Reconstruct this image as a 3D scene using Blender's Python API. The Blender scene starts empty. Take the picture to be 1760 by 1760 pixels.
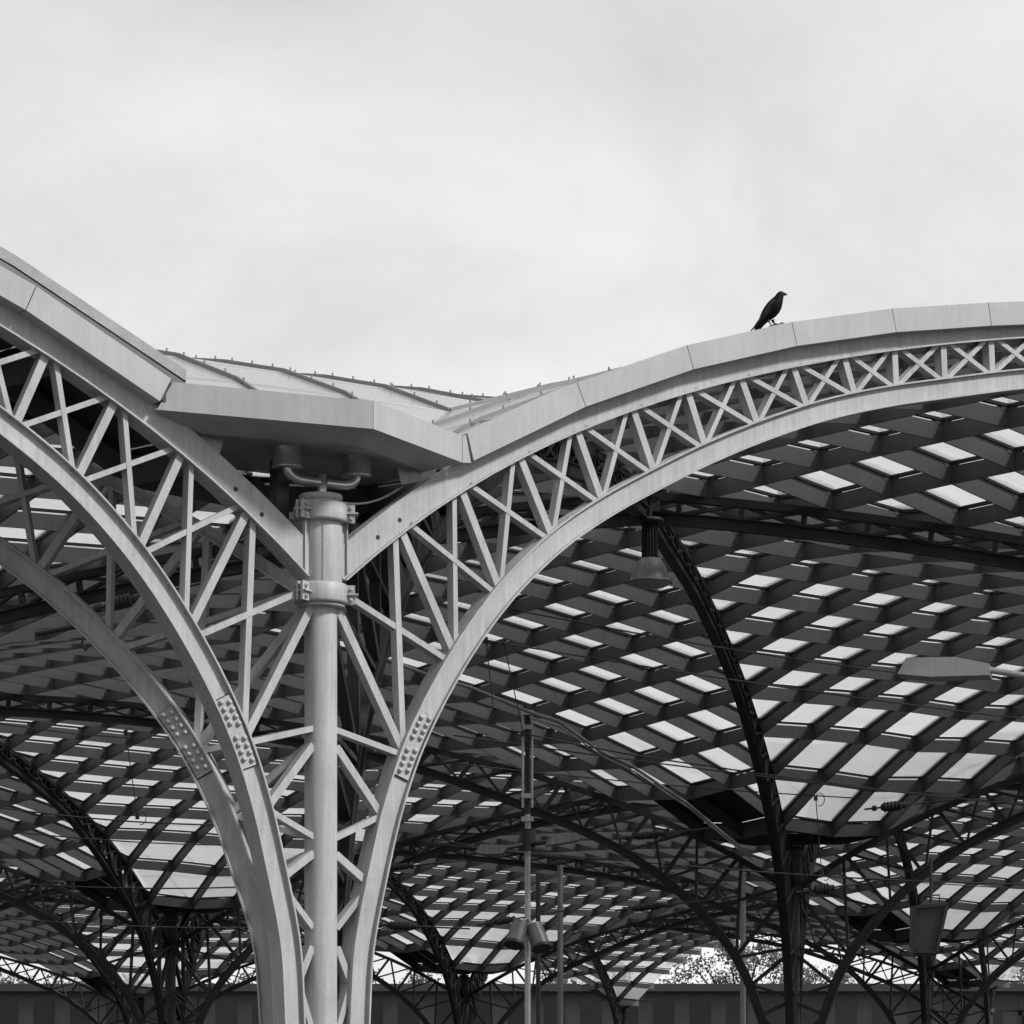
import bpy, bmesh, math, random
from mathutils import Vector, Matrix
random.seed(7)
sc = bpy.context.scene
col = sc.collection
PI = math.pi

# ------------------------------------------------------------------ camera
FPX, CX, HY, W = 5656.5, 877.6, 1926.6, 1760.0
cam_d = bpy.data.cameras.new('camera'); cam = bpy.data.objects.new('camera', cam_d)
col.objects.link(cam)
cam.location = (0, 0, 0); cam.rotation_euler = (PI/2, 0, 0)
cam_d.sensor_width = 36; cam_d.lens = FPX/W*36
cam_d.shift_x = (W/2-CX)/W; cam_d.shift_y = (HY-W/2)/W
cam_d.clip_start = .5; cam_d.clip_end = 3000
sc.camera = cam
sc.render.resolution_x = 1024; sc.render.resolution_y = 1024

# ------------------------------------------------------------------ sky, sun, exposure
SUN_EL, SUN_AZ = math.radians(42), math.radians(116)     # azimuth clockwise from +Y (behind right of the camera)
w = bpy.data.worlds.new("World"); sc.world = w; w.use_nodes = True
nt = w.node_tree; nt.nodes.clear()
def nn(t, tree=None, **k):
    n = (tree or nt).nodes.new(t)
    for a, b in k.items(): setattr(n, a, b)
    return n
out = nn('ShaderNodeOutputWorld'); bg = nn('ShaderNodeBackground')
sky = nn('ShaderNodeTexSky', sky_type='NISHITA', sun_disc=False, sun_elevation=SUN_EL, sun_rotation=SUN_AZ)
bw = nn('ShaderNodeRGBToBW'); nt.links.new(sky.outputs[0], bw.inputs[0])
tc = nn('ShaderNodeTexCoord'); mp = nn('ShaderNodeMapping'); mp.inputs['Scale'].default_value = (1, 1, 1.5)
mp.inputs['Location'].default_value = (3.1, .7, .35)
nt.links.new(tc.outputs['Generated'], mp.inputs[0])
n1 = nn('ShaderNodeTexNoise'); n1.inputs['Scale'].default_value = 5.5; n1.inputs['Detail'].default_value = 9; n1.inputs['Roughness'].default_value = .56; n1.inputs['Distortion'].default_value = .5
nt.links.new(mp.outputs[0], n1.inputs['Vector'])
cr = nn('ShaderNodeValToRGB'); cr.color_ramp.elements[0].position = .34; cr.color_ramp.elements[1].position = .68
cr.color_ramp.elements[0].color = (7.2, 7.2, 7.2, 1); cr.color_ramp.elements[1].color = (9.6, 9.6, 9.6, 1)
nt.links.new(n1.outputs['Fac'], cr.inputs[0])
sx_ = nn('ShaderNodeSeparateXYZ'); nt.links.new(tc.outputs['Generated'], sx_.inputs[0])
gr = nn('ShaderNodeMapRange'); gr.interpolation_type = 'SMOOTHSTEP'; nt.links.new(sx_.outputs['Z'], gr.inputs['Value'])
gr.inputs['From Min'].default_value = .20; gr.inputs['From Max'].default_value = .34; gr.inputs['To Min'].default_value = 1.07; gr.inputs['To Max'].default_value = .92   # the cloud thins towards the horizon
vm = nn('ShaderNodeVectorMath', operation='SCALE'); nt.links.new(cr.outputs[0], vm.inputs[0]); nt.links.new(gr.outputs[0], vm.inputs['Scale'])
mx = nn('ShaderNodeMix', data_type='RGBA'); mx.inputs[0].default_value = .93      # cloud deck over the clear sky
nt.links.new(bw.outputs[0], mx.inputs[6]); nt.links.new(vm.outputs[0], mx.inputs[7])
nt.links.new(mx.outputs[2], bg.inputs[0]); bg.inputs[1].default_value = .10
nt.links.new(bg.outputs[0], out.inputs[0])
sl = bpy.data.lights.new('sun', 'SUN'); sl.energy = 4.5; sl.angle = math.radians(7); sl.color = (1, 1, 1)
so = bpy.data.objects.new('sun', sl); col.objects.link(so)
sd = Vector((math.sin(SUN_AZ)*math.cos(SUN_EL), math.cos(SUN_AZ)*math.cos(SUN_EL), math.sin(SUN_EL)))
so.rotation_euler = sd.to_track_quat('Z', 'Y').to_euler(); so.location = (20, -30, 40)
vs = sc.view_settings; vs.view_transform = 'Standard'; vs.look = 'None'; vs.gamma = 1; vs.exposure = 0; vs.use_curve_mapping = False

# ------------------------------------------------------------------ materials (all grey: a black and white photograph)
def mat(name, v, rough=.55, var=.12, scale=3., bump=.15, spec=.35, metal=0., streak=0.):
    m = bpy.data.materials.new(name); m.use_nodes = True; t = m.node_tree; b = t.nodes['Principled BSDF']
    co = nn('ShaderNodeTexCoord', t)
    no = nn('ShaderNodeTexNoise', t); no.inputs['Scale'].default_value = scale; no.inputs['Detail'].default_value = 8; no.inputs['Roughness'].default_value = .65
    t.links.new(co.outputs['Object'], no.inputs['Vector'])
    no2 = nn('ShaderNodeTexNoise', t); no2.inputs['Scale'].default_value = 90; no2.inputs['Detail'].default_value = 3
    t.links.new(co.outputs['Object'], no2.inputs['Vector'])
    ad = nn('ShaderNodeMath', t, operation='MULTIPLY_ADD'); t.links.new(no2.outputs['Fac'], ad.inputs[0]); ad.inputs[1].default_value = .8; t.links.new(no.outputs['Fac'], ad.inputs[2])
    src = ad.outputs[0]
    if streak:
        mpg = nn('ShaderNodeMapping', t); mpg.inputs['Scale'].default_value = (16, 16, 1.1); t.links.new(co.outputs['Object'], mpg.inputs[0])
        n3 = nn('ShaderNodeTexNoise', t); n3.inputs['Scale'].default_value = 1.5; n3.inputs['Detail'].default_value = 5; t.links.new(mpg.outputs[0], n3.inputs['Vector'])
        a2 = nn('ShaderNodeMath', t, operation='MULTIPLY_ADD'); t.links.new(n3.outputs['Fac'], a2.inputs[0]); a2.inputs[1].default_value = streak; t.links.new(src, a2.inputs[2]); src = a2.outputs[0]
    mr = nn('ShaderNodeMapRange', t); mr.inputs['From Min'].default_value = .62+streak*.32; mr.inputs['From Max'].default_value = 1.18+streak*.68
    mr.inputs['To Min'].default_value = v*(1-var); mr.inputs['To Max'].default_value = v*(1+var); t.links.new(src, mr.inputs['Value'])
    t.links.new(mr.outputs[0], b.inputs['Base Color'])
    b.inputs['Roughness'].default_value = rough; b.inputs['Metallic'].default_value = metal; b.inputs['Specular IOR Level'].default_value = spec
    if bump:
        bp = nn('ShaderNodeBump', t); bp.inputs['Strength'].default_value = bump; bp.inputs['Distance'].default_value = .004
        t.links.new(no2.outputs['Fac'], bp.inputs['Height']); t.links.new(bp.outputs[0], b.inputs['Normal'])
    return m
M = {
 'paint': mat('light_grey_paint', .33, .5, .30, 2.2, .35, .4, streak=.9),
 'pillar': mat('light_grey_pillar_paint', .34, .5, .28, 2.5, .35, .35, streak=1.0),
 'fascia': mat('fascia_sheet_metal', .33, .45, .17, 1.4, .25, .4, streak=.6),
 'soffit': mat('weathered_soffit_sheet', .24, .5, .35, 2.2, .1, .4),
 'beam': mat('beam_paint_with_shade', .078, .55, .3, 1.2, .2, .35, streak=.4),  # same steel paint, darkened to put the under-roof shade into the colour
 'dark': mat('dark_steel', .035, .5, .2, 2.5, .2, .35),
 'truss': mat('truss_paint_with_shade', .028, .5, .2, 2.0, .2, .35),  # shaded copy of the light paint: inner shade is put into its colour
 'black': mat('black_gasket', .02, .5, .2, 4, 0, .3),
 'rail': mat('roof_cover_rail', .16, .5, .2, 3, 0, .4),
 'steel': mat('stainless_steel', .42, .28, .25, 6, .15, .5, metal=.7, streak=.8),
 'galv': mat('galvanised_steel', .42, .4, .2, 8, .15, .5, metal=.35, streak=.5),
 'pane': mat('dark_window_pane', .03, .25, .3, 1, 0, .5),
 'conduit': mat('zinc_conduit', .22, .45, .25, 8, .15, .4, streak=.5),
 'wire': mat('dark_wire', .03, .5, .1, 4, 0, .3),
 'lampshade': mat('dirty_lamp_metal', .17, .45, .45, 9, .3, .5, metal=.3, streak=1.2),
 'lens': mat('lamp_glass', .30, .2, .2, 5, 0, .6),
 'feather': mat('black_feathers', .004, .7, .4, 30, .5, .1),
 'wingm': mat('wing_feathers', .018, .6, .4, 30, .5, .15),
 'leg': mat('bird_leg', .03, .5, .2, 30, 0, .3),
 'ground': mat('ground_paving', .045, .8, .25, .3, .1, .2),
 'insul': mat('brown_ceramic', .03, .6, .2, 6, 0, .2),
 'foliage': mat('dark_foliage', .07, .7, .5, 1.2, 0, .1),
 'bark': mat('bark', .06, .8, .3, 3, 0, .1),
 'wallm': mat('rendered_wall', .12, .8, .2, .5, 0, .1),
}
# frosted roof glazing: lets the sky through, catches the sky on top
g = bpy.data.materials.new('frosted_roof_glass'); g.use_nodes = True; t = g.node_tree; t.nodes.clear()
go = nn('ShaderNodeOutputMaterial', t); tr = nn('ShaderNodeBsdfTranslucent', t); df = nn('ShaderNodeBsdfDiffuse', t); gl = nn('ShaderNodeBsdfGlossy', t)
co = nn('ShaderNodeTexCoord', t); mg = nn('ShaderNodeMapping', t); mg.inputs['Scale'].default_value = (.5, 2.4, 1); mg.inputs['Rotation'].default_value = (0, 0, .7)
t.links.new(co.outputs['Object'], mg.inputs[0])
no = nn('ShaderNodeTexNoise', t); no.inputs['Scale'].default_value = 1.1; no.inputs['Detail'].default_value = 7; no.inputs['Roughness'].default_value = .6; t.links.new(mg.outputs[0], no.inputs['Vector'])
rp = nn('ShaderNodeValToRGB', t); rp.color_ramp.elements[0].position = .30; rp.color_ramp.elements[1].position = .5
rp.color_ramp.elements[0].color = (.80, .80, .80, 1); rp.color_ramp.elements[1].color = (1, 1, 1, 1); t.links.new(no.outputs['Fac'], rp.inputs[0])
t.links.new(rp.outputs[0], tr.inputs[0]); df.inputs[0].default_value = (.9, .9, .9, 1); gl.inputs['Roughness'].default_value = .18
tp_ = nn('ShaderNodeBsdfTransparent', t)
m0 = nn('ShaderNodeMixShader', t); m0.inputs[0].default_value = .5; t.links.new(tr.outputs[0], m0.inputs[1]); t.links.new(df.outputs[0], m0.inputs[2])
m1 = nn('ShaderNodeMixShader', t); m1.inputs[0].default_value = .64; t.links.new(m0.outputs[0], m1.inputs[1]); t.links.new(tp_.outputs[0], m1.inputs[2])
lw = nn('ShaderNodeLayerWeight', t); lw.inputs[0].default_value = .5
pw = nn('ShaderNodeMath', t, operation='POWER'); t.links.new(lw.outputs['Facing'], pw.inputs[0]); pw.inputs[1].default_value = 5
ma = nn('ShaderNodeMath', t, operation='MULTIPLY_ADD'); t.links.new(pw.outputs[0], ma.inputs[0]); ma.inputs[1].default_value = .7; ma.inputs[2].default_value = .03
m2 = nn('ShaderNodeMixShader', t); t.links.new(ma.outputs[0], m2.inputs[0]); t.links.new(m1.outputs[0], m2.inputs[1]); t.links.new(gl.outputs[0], m2.inputs[2])
t.links.new(m2.outputs[0], go.inputs[0]); M['glass'] = g

# ------------------------------------------------------------------ canopy geometry: a square grid of pillars, cross vaults of beams between them
TH = math.radians(33.747); AX, AY = -1.615, 28.0
C1, S1 = math.cos(TH), math.sin(TH)
CELL = 1.215; NC = 21; S = CELL*NC; GROUND = -1.6
def wpos(a, b, z): return Vector((AX+a*C1-b*S1, AY+a*S1+b*C1, z))
def px(v): return (CX+FPX*v[0]/v[1], HY-FPX*v[2]/v[1]) if v[1] > 1 else (1e6, 1e6)
def inview(v, m=12): x, y = px(v); return -m < x < W+m and -m < y < W+m
def at(x, y, Y): return Vector(((x-CX)/FPX*Y, Y, (HY-y)/FPX*Y))
def Gp(p):
    q = (S/2-min(p, S/2))/10
    return 8.587-1.994*q**2+.487*q**4-.405*q**6
def dome(m): return .43*(1-(1-min(1, m/9.5))**1.6)
def peak(p): return .14*max(0, (p-8.5)/4.26)
def near(v): return abs(v-S*round(v/S))
def G(a, b):
    pa, pb = near(a), near(b)
    z = Gp(max(pa, pb))+dome(min(pa, pb))+peak(max(pa, pb))
    if S/2 < a < S and 0 <= b < 16.2:        # the outer bay sags towards its far right corner
        s3 = lambda x: max(0, min(1, x))**2*(3-2*max(0, min(1, x)))
        z -= .115*min(a-S/2, 4.2)*s3((S-a)/4)*s3(b/2.5)*s3((16.2-b)/5.2)
    if pb > pa:
        sm = lambda x: max(0, min(1, x))**2*(3-2*max(0, min(1, x)))
        z += .26*math.exp(-(pa/3.2)**2)*sm((pb-1.2)/3.8)*(1-sm((pb-8)/4.7))*sm((pb-pa)/1.5)
    return z

# ------------------------------------------------------------------ mesh helpers
class MB:
    def __init__(s): s.v = []; s.f = []; s.sm = []
    def add(s, vs_, fs, smooth=False):
        o = len(s.v); s.v += [tuple(x) for x in vs_]; s.f += [tuple(i+o for i in f) for f in fs]; s.sm += [smooth]*len(fs)
    def box(s, x0, x1, y0, y1, z0, z1):
        s.add([(x0,y0,z0),(x1,y0,z0),(x1,y1,z0),(x0,y1,z0),(x0,y0,z1),(x1,y0,z1),(x1,y1,z1),(x0,y1,z1)], BOXF)
    def bar(s, p, q, u, w_, h):
        """box from p to q; w_ = size along the third axis, h = size along u"""
        p, q, u = Vector(p), Vector(q), Vector(u); d = (q-p).normalized(); u = (u-d*u.dot(d)).normalized(); r = d.cross(u)
        vs_ = []
        for e in (p, q):
            for a, b in ((-1,-1),(1,-1),(1,1),(-1,1)): vs_.append(e+r*(a*w_/2)+u*(b*h/2))
        s.add(vs_, [(0,3,2,1),(4,5,6,7),(0,1,5,4),(1,2,6,5),(2,3,7,6),(3,0,4,7)])
    def sweep(s, secs, smooth=False, cap=True):
        n = len(secs[0]); vs_ = [p for r in secs for p in r]; fs = []
        for i in range(len(secs)-1):
            for j in range(n): k = (j+1) % n; fs.append((i*n+j, i*n+k, (i+1)*n+k, (i+1)*n+j))
        s.add(vs_, fs, smooth)
        if cap: s.add(secs[0], [tuple(range(n))[::-1]]); s.add(secs[-1], [tuple(range(n))])
    def tube(s, pts, r, n=8, cap=True):
        pts = [Vector(p) for p in pts]; secs = []; rr = r if isinstance(r, (list, tuple)) else [r]*len(pts)
        up = None
        for i, p in enumerate(pts):
            d = (pts[min(i+1, len(pts)-1)]-pts[max(i-1, 0)]).normalized()
            if up is None: up = Vector((0,0,1)) if abs(d.z) < .9 else Vector((0,1,0))
            x = d.cross(up)
            if x.length < 1e-4: x = d.orthogonal()
            x.normalize(); y = x.cross(d).normalized(); up = y
            secs.append([p+x*(rr[i]*math.cos(2*PI*k/n))+y*(rr[i]*math.sin(2*PI*k/n)) for k in range(n)])
        s.sweep(secs, True, cap)
    def lathe(s, prof, c=(0,0,0), n=32, smooth=True):
        c = Vector(c)
        s.sweep([[c+Vector((r*math.cos(2*PI*k/n), r*math.sin(2*PI*k/n), z)) for k in range(n)] for r, z in prof], smooth)
    def mesh(s, name, m, org=(0,0,0)):
        me = bpy.data.meshes.new(name); o = org
        me.from_pydata([(x-o[0], y-o[1], z-o[2]) for x, y, z in s.v], [], s.f)
        bm = bmesh.new(); bm.from_mesh(me); bmesh.ops.recalc_face_normals(bm, faces=bm.faces); bm.to_mesh(me); bm.free()
        me.polygons.foreach_set('use_smooth', s.sm); me.materials.append(M[m]); return me
    def build(s, name, m, parent=None, org=None):
        if org is None: org = tuple(parent.get('_o', (0,0,0))) if parent else (0,0,0)
        return link(name, s.mesh(name, m, org), parent)
BOXF = [(0,3,2,1),(4,5,6,7),(0,1,5,4),(1,2,6,5),(2,3,7,6),(3,0,4,7)]
ORG = {}
def link(name, me, parent=None, loc=None):
    o = bpy.data.objects.new(name, me); col.objects.link(o)
    if parent: o.parent = parent
    if loc: o.location = loc
    return o
def tag(o, label=None, cat=None, group=None, kind=None):
    if label: o['label'] = label
    if cat: o['category'] = cat
    if group: o['group'] = group
    if kind: o['kind'] = kind
    return o
class T:
    """a thing: Empty at its base; its parts are given in canopy coordinates (a, b, z) or world ones"""
    def __init__(s, name, org, label, cat, group=None, canopy=True):
        s.o = bpy.data.objects.new(name, None); col.objects.link(s.o); s.org = Vector(org); s.o.empty_display_size = .2
        s.o.location = wpos(*org) if canopy else org
        if canopy: s.o.rotation_euler = (0, 0, TH)
        tag(s.o, label, cat, group)
    def part(s, name, mb, m, parent=None, label=None, kind=None):
        o = link(name, mb.mesh(name, m, s.org), parent or s.o)
        return tag(o, label=label, kind=kind)
    def piece(s, name, me, loc, parent=None):     # shared mesh at a canopy position
        return link(name, me, parent or s.o, Vector(loc)-s.org)

# ------------------------------------------------------------------ ground and far setting
mb = MB(); mb.add([(-900,-300,GROUND),(900,-300,GROUND),(900,1500,GROUND),(-900,1500,GROUND)], [(0,1,2,3)])
tag(mb.build('ground', 'ground'), 'grey paved ground far below the roof', None, None, 'structure')

bd = T('station_building', (-10, 176, GROUND), 'long low dark station building far behind the canopy at the bottom', 'building', canopy=False)
q = MB(); q.box(-75, 60, 176, 186, GROUND, 6.9); bd.part('wall', q, 'wallm')
q = MB(); q.box(-76, 61, 175, 187, 6.9, 7.3); bd.part('roof', q, 'dark')
q = MB(); q.box(-.55, .55, -.05, .1, -.9, .9); wm = q.mesh('window', 'pane')
for r_ in range(2):
    for i in range(60): link('window', wm, bd.o, Vector((-62+i*1.95, 176, 2.2+r_*3.3))-bd.org)
def tree(x, y, h, w_, lab, seed):
    rnd = random.Random(seed); t_ = T('tree', (x, y, GROUND), lab, 'tree', 'trees beyond the station', canopy=False)
    q = MB(); q.tube([(x,y,GROUND),(x+.2,y,GROUND+h*.4),(x,y,GROUND+h*.8)], [.35,.25,.08], 8)
    for i in range(6):
        a_ = rnd.uniform(0, 6.28); z0 = GROUND+h*rnd.uniform(.3,.6); q.tube([(x,y,z0),(x+math.cos(a_)*w_*.4,y+math.sin(a_)*w_*.4,z0+h*.25)], [.12,.04], 5)
    t_.part('trunk', q, 'bark'); q = MB()
    cl = [Vector((rnd.gauss(0,.33)*w_, rnd.gauss(0,.33)*w_, h*(.62+rnd.uniform(-.24,.28)))) for _ in range(42)]
    for c in cl:
        for _ in range(150):
            p = c+Vector((rnd.gauss(0,.6),rnd.gauss(0,.6),rnd.gauss(0,.5)))*w_*.09+Vector((x,y,GROUND)); u = Vector((rnd.gauss(0,1),rnd.gauss(0,1),rnd.gauss(0,1))).normalized(); v_ = u.orthogonal().normalized(); r = rnd.uniform(.07,.15)
            q.add([p-u*r, p+v_*r*.6, p+u*r, p-v_*r*.6], [(0,1,2,3)])
    t_.part('crown', q, 'foliage')
for i in range(9): tree(-38+i*8.6+random.uniform(-2,2), 198+random.uniform(-3,6), random.uniform(11,14), 7, 'leafy tree far behind the low station building', i)

# ------------------------------------------------------------------ roof vaults
LAM_B, LAM_T = -.46, -.225      # beam bottom and top, relative to G
BAR_B, BAR_T = -.205, -.162     # glazing bars
GL_T = -.146
def open_cell(i, j): return i in (0, NC-1) and j in (0, NC-1)
def line_nodes(k, axis, skip0):
    """runs of consecutive node indices along line k of a bay (not over the pillar openings)"""
    return (1, NC-1) if k == 0 else (0, NC)
def strip(mb, pts, th, dirn, z0, z1, closed_ends=True):
    secs = [[(p[0]-dirn[0]*th/2, p[1]-dirn[1]*th/2, p[2]+z0), (p[0]+dirn[0]*th/2, p[1]+dirn[1]*th/2, p[2]+z0),
             (p[0]+dirn[0]*th/2, p[1]+dirn[1]*th/2, p[2]+z1), (p[0]-dirn[0]*th/2, p[1]-dirn[1]*th/2, p[2]+z1)] for p in pts]
    mb.sweep(secs)
_cache = {}
MODE = [0, 0]
def GB(a, b): return G(a+MODE[0], b+MODE[1])
def lam_mesh(k, axis):
    key = ('lam', *MODE, k, axis)
    if key not in _cache:
        n0, n1 = line_nodes(k, axis, 0); mb = MB()
        pts = [((k*CELL, n*CELL) if axis == 0 else (n*CELL, k*CELL)) for n in range(n0, n1+1)]
        pts = [(a, b, GB(a, b)) for a, b in pts]
        strip(mb, pts, .028, (1,0) if axis == 0 else (0,1), LAM_B+(.004 if axis else 0), LAM_T-(.004 if axis else 0))
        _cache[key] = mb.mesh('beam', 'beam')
    return _cache[key]
def slope_runs(k):
    r = []
    for half in (0, 1):
        nodes = [n if half == 0 else NC-n for n in range(0, NC//2+1) if n >= max(min(k, NC-k), 1)]
        if len(nodes) > 1: r.append(nodes)
    return r
def bar_mesh(k, axis):
    key = ('bar', *MODE, k, axis)
    if key not in _cache:
        n0, n1 = line_nodes(k, axis, 0); mb = MB()
        pts = [((k*CELL, n*CELL) if axis == 0 else (n*CELL, k*CELL)) for n in range(n0, n1+1)]
        pts = [(a, b, GB(a, b)) for a, b in pts]
        strip(mb, pts, .07, (1,0) if axis == 0 else (0,1), BAR_B+(.004 if axis else 0), BAR_T-(.003 if axis else 0))
        for nodes in slope_runs(k):
            pts = [((k*CELL, n*CELL) if axis == 0 else (n*CELL, k*CELL)) for n in nodes]
            strip(mb, [(a, b, GB(a, b)) for a, b in pts], .036, (1,0) if axis == 0 else (0,1), LAM_T-.012, BAR_B+.012)
        _cache[key] = mb.mesh('glazing_bar', 'black')
    return _cache[key]
def block_mesh():
    if 'block' not in _cache:
        mb = MB(); mb.box(-.13, .13, -.02, .02, LAM_T-.02, BAR_B+.02); mb.box(-.021, .021, -.13, .13, LAM_T-.02, BAR_B+.02)
        _cache['block'] = mb
    return _cache['block']
def rail_mesh(k, axis, clips):
    key = ('rail', *MODE, k, axis, clips)
    if key not in _cache:
        mb = MB(); runs = []
        for half in (0, 1):
            nodes = []
            for n in range(0, NC//2+1):
                m = n if half == 0 else NC-n
                kk = min(k, NC-k)
                if n >= max(kk, 1): nodes.append(m)
            if len(nodes) > 1:
                pts = [((k*CELL, n*CELL) if axis == 0 else (n*CELL, k*CELL)) for n in nodes]
                pts = [(a, b, GB(a, b)) for a, b in pts]
                d = (1,0) if axis == 0 else (0,1)
                strip(mb, pts, .036, d, GL_T-.004, GL_T+.04)
                if clips:
                    for i in range(len(pts)-1):
                        for u in (.2, .55, .9):
                            p = Vector(pts[i]).lerp(Vector(pts[i+1]), u)
                            mb.box(p.x-.007, p.x+.007, p.y-.007, p.y+.007, p.z+GL_T+.03, p.z+GL_T+.07)
        _cache[key] = mb.mesh('cover_rail', 'rail') if mb.v else None
    return _cache[key]
def panel_mb(i, j, oa=0, ob=0):
    g_ = .022; a0, a1, b0, b1 = i*CELL+g_, (i+1)*CELL-g_, j*CELL+g_, (j+1)*CELL-g_
    def Z(u, v_):
        z00, z10, z01, z11 = GB(i*CELL, j*CELL), GB((i+1)*CELL, j*CELL), GB(i*CELL, (j+1)*CELL), GB((i+1)*CELL, (j+1)*CELL)
        return z00*(1-u)*(1-v_)+z10*u*(1-v_)+z01*(1-u)*v_+z11*u*v_
    e = g_/CELL; cs = [(a0,b0,Z(e,e)),(a1,b0,Z(1-e,e)),(a1,b1,Z(1-e,1-e)),(a0,b1,Z(e,1-e))]
    mb = MB(); mb.add([(a+oa, b+ob, z+BAR_T+.002) for a, b, z in cs]+[(a+oa, b+ob, z+GL_T) for a, b, z in cs], BOXF); return mb
def panel_mesh(i, j):
    key = ('pan', *MODE, i, j)
    if key not in _cache: _cache[key] = panel_mb(i, j).mesh('glass_panel', 'glass')
    return _cache[key]
BAYS = []
for ia in range(-1, 5):
    for ib in range(0, 5):
        vis = sum(inview(wpos(ia*S+(u+.5)*CELL, ib*S+(v+.5)*CELL, G((u+.5)*CELL, (v+.5)*CELL)), 40) for u in range(NC) for v in range(NC))
        d = wpos((ia+.5)*S, (ib+.5)*S, 0).y
        if vis > 3 and d < 150: BAYS.append((ia, ib, vis, d))
print('bays', BAYS)
BL = {(0,0): 'nearest vaulted glass roof bay, spanning right of the front pillar behind the light arch',
      (-1,0): 'vaulted glass roof bay left of the front pillar, its bright top seen above the gutter',
      (0,1): 'vaulted glass roof bay behind the nearest one, left of the dark second pillar',
      (1,1): 'vaulted glass roof bay rising beyond the dark second pillar',
      (1,0): 'vaulted glass roof bay at the far right, right of the dark second pillar',
      (-1,1): 'vaulted glass roof bay at lower left behind the front pillar',
      (0,2): 'vaulted glass roof bay low at the left, behind the dark left pillar',
      (1,2): 'vaulted glass roof bay low in the middle distance beyond the left pillar',
      (2,1): 'vaulted glass roof bay low at the right beyond the second pillar',
      (2,2): 'farthest middle roof bay, small behind the mast'}
for ia, ib, vis, dist in BAYS:
    oa, ob = ia*S, ib*S; MODE[:] = [0, 0] if (ia, ib) == (0, 0) else [S, 0]
    t_ = T('roof_bay', (oa, ob, G(0, 0)), BL.get((ia, ib), 'distant vaulted glass roof bay low near the bottom edge'), 'glass roof')
    if (ia, ib) not in BL: t_.o['group'] = 'distant vaulted glass roof bays'
    org = Vector((0, 0, G(0, 0)))
    for k in range(0, NC):
        for axis in (0, 1):
            if axis == 1 and k == 0 and ib == 0: continue
            link('beam', lam_mesh(k, axis), t_.o, -org)
            link('glazing_bar', bar_mesh(k, axis), t_.o, -org)
            rm = rail_mesh(k, axis, dist < 48)
            if rm and ib == 0: link('cover_rail', rm, t_.o, -org)
    # spacer blocks at every node, joined
    mb = MB(); bl = block_mesh()
    for i in range(NC):
        for j in range(NC):
            if (i == 0 and j == 0) or (j == 0 and ib == 0): continue
            a, b = i*CELL, j*CELL; z = GB(a, b)
            mb.add([(x+a+oa, y+b+ob, zz+z) for x, y, zz in bl.v], bl.f)
    t_.part('spacer_blocks', mb, 'beam', kind='stuff')
    cells = []
    for i in range(NC):
        for j in range(NC):
            if open_cell(i, j): continue
            cells.append((0 if inview(wpos(oa+(i+.5)*CELL, ob+(j+.5)*CELL, G((i+.5)*CELL, (j+.5)*CELL)), 20) else 1, wpos(oa+i*CELL, ob+j*CELL, 0).y, i, j))
    cells.sort(); rest = MB()
    for n, (o_, d, i, j) in enumerate(cells):
        if (i >= NC-2 and j in (0, NC-1)) or (ia == -1 and ib == 0 and i >= NC-6 and j < 3):
            q = panel_mb(i, j, oa, ob); t_.part('sheet_panel', q, 'dark', label='dark solid sheet panel')
        elif o_ == 0 and n < 300: link('glass_panel', panel_mesh(i, j), t_.o, -org)
        else:
            q = panel_mb(i, j, oa, ob); rest.add(q.v, q.f)
    if rest.v: t_.part('glass_panels', rest, 'glass', kind='stuff')

# ------------------------------------------------------------------ arch trusses
_BC = [(.20,-1.6),(.205,.2),(.225,1.0),(.265,1.534),(.40,2.16),(.57,2.79),(.80,3.37),(1.21,4.07),(1.72,4.72),(2.30,5.255),(2.84,5.62),(3.43,5.945),(4.01,6.24),(4.69,6.54),(5.38,6.80),(6.1,7.01),(6.94,7.205)]
for p in (8.0, 9.2, 10.5, 11.6, S/2): _BC.append((p, Gp(p)-.725+.02*(p-8)/4.76))
def catmull(P, n=6):
    o = []
    for i in range(len(P)-1):
        p0 = P[max(i-1,0)]; p1 = P[i]; p2 = P[i+1]; p3 = P[min(i+2,len(P)-1)]
        def dd(a, b): return max(1e-6, math.hypot(a[0]-b[0], a[1]-b[1])**.5)
        d1, d2, d3 = dd(p0,p1) if i else dd(p1,p2), dd(p1,p2), dd(p2,p3) if i < len(P)-2 else dd(p1,p2)
        if i == 0: p0 = (2*p1[0]-p2[0], 2*p1[1]-p2[1])
        if i == len(P)-2: p3 = (2*p2[0]-p1[0], p1[1])
        for s_ in range(n):
            u = s_/n; r = []
            for c in (0, 1):
                m1 = ((p1[c]-p0[c])/d1-(p2[c]-p0[c])/(d1+d2)+(p2[c]-p1[c])/d2)*d2
                m2 = ((p2[c]-p1[c])/d2-(p3[c]-p1[c])/(d2+d3)+(p3[c]-p2[c])/d3)*d2
                r.append((2*u**3-3*u*u+1)*p1[c]+(u**3-2*u*u+u)*m1+(-2*u**3+3*u*u)*p2[c]+(u**3-u*u)*m2)
            o.append(tuple(r))
    o.append(P[-1]); return o
BCE = catmull(_BC, 5)
def bc_z(p):
    p = min(p, S-p)
    for (a, za), (b, zb) in zip(BCE, BCE[1:]):
        if b >= p: return za+(zb-za)*max(0, (p-a))/(b-a+1e-9)
    return BCE[-1][1]
NOFF = -.028      # the chords' front edges stand nearer than the grid line they were measured on
TT = [.77+.6145*i for i in range(20)]
BT = [1.27,1.75,2.31,2.86,3.44,4.02,4.63,5.22,5.80]
while len(BT) < 20: BT.append(TT[len(BT)]+.02*(1-(len(BT)-9)/11))
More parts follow.
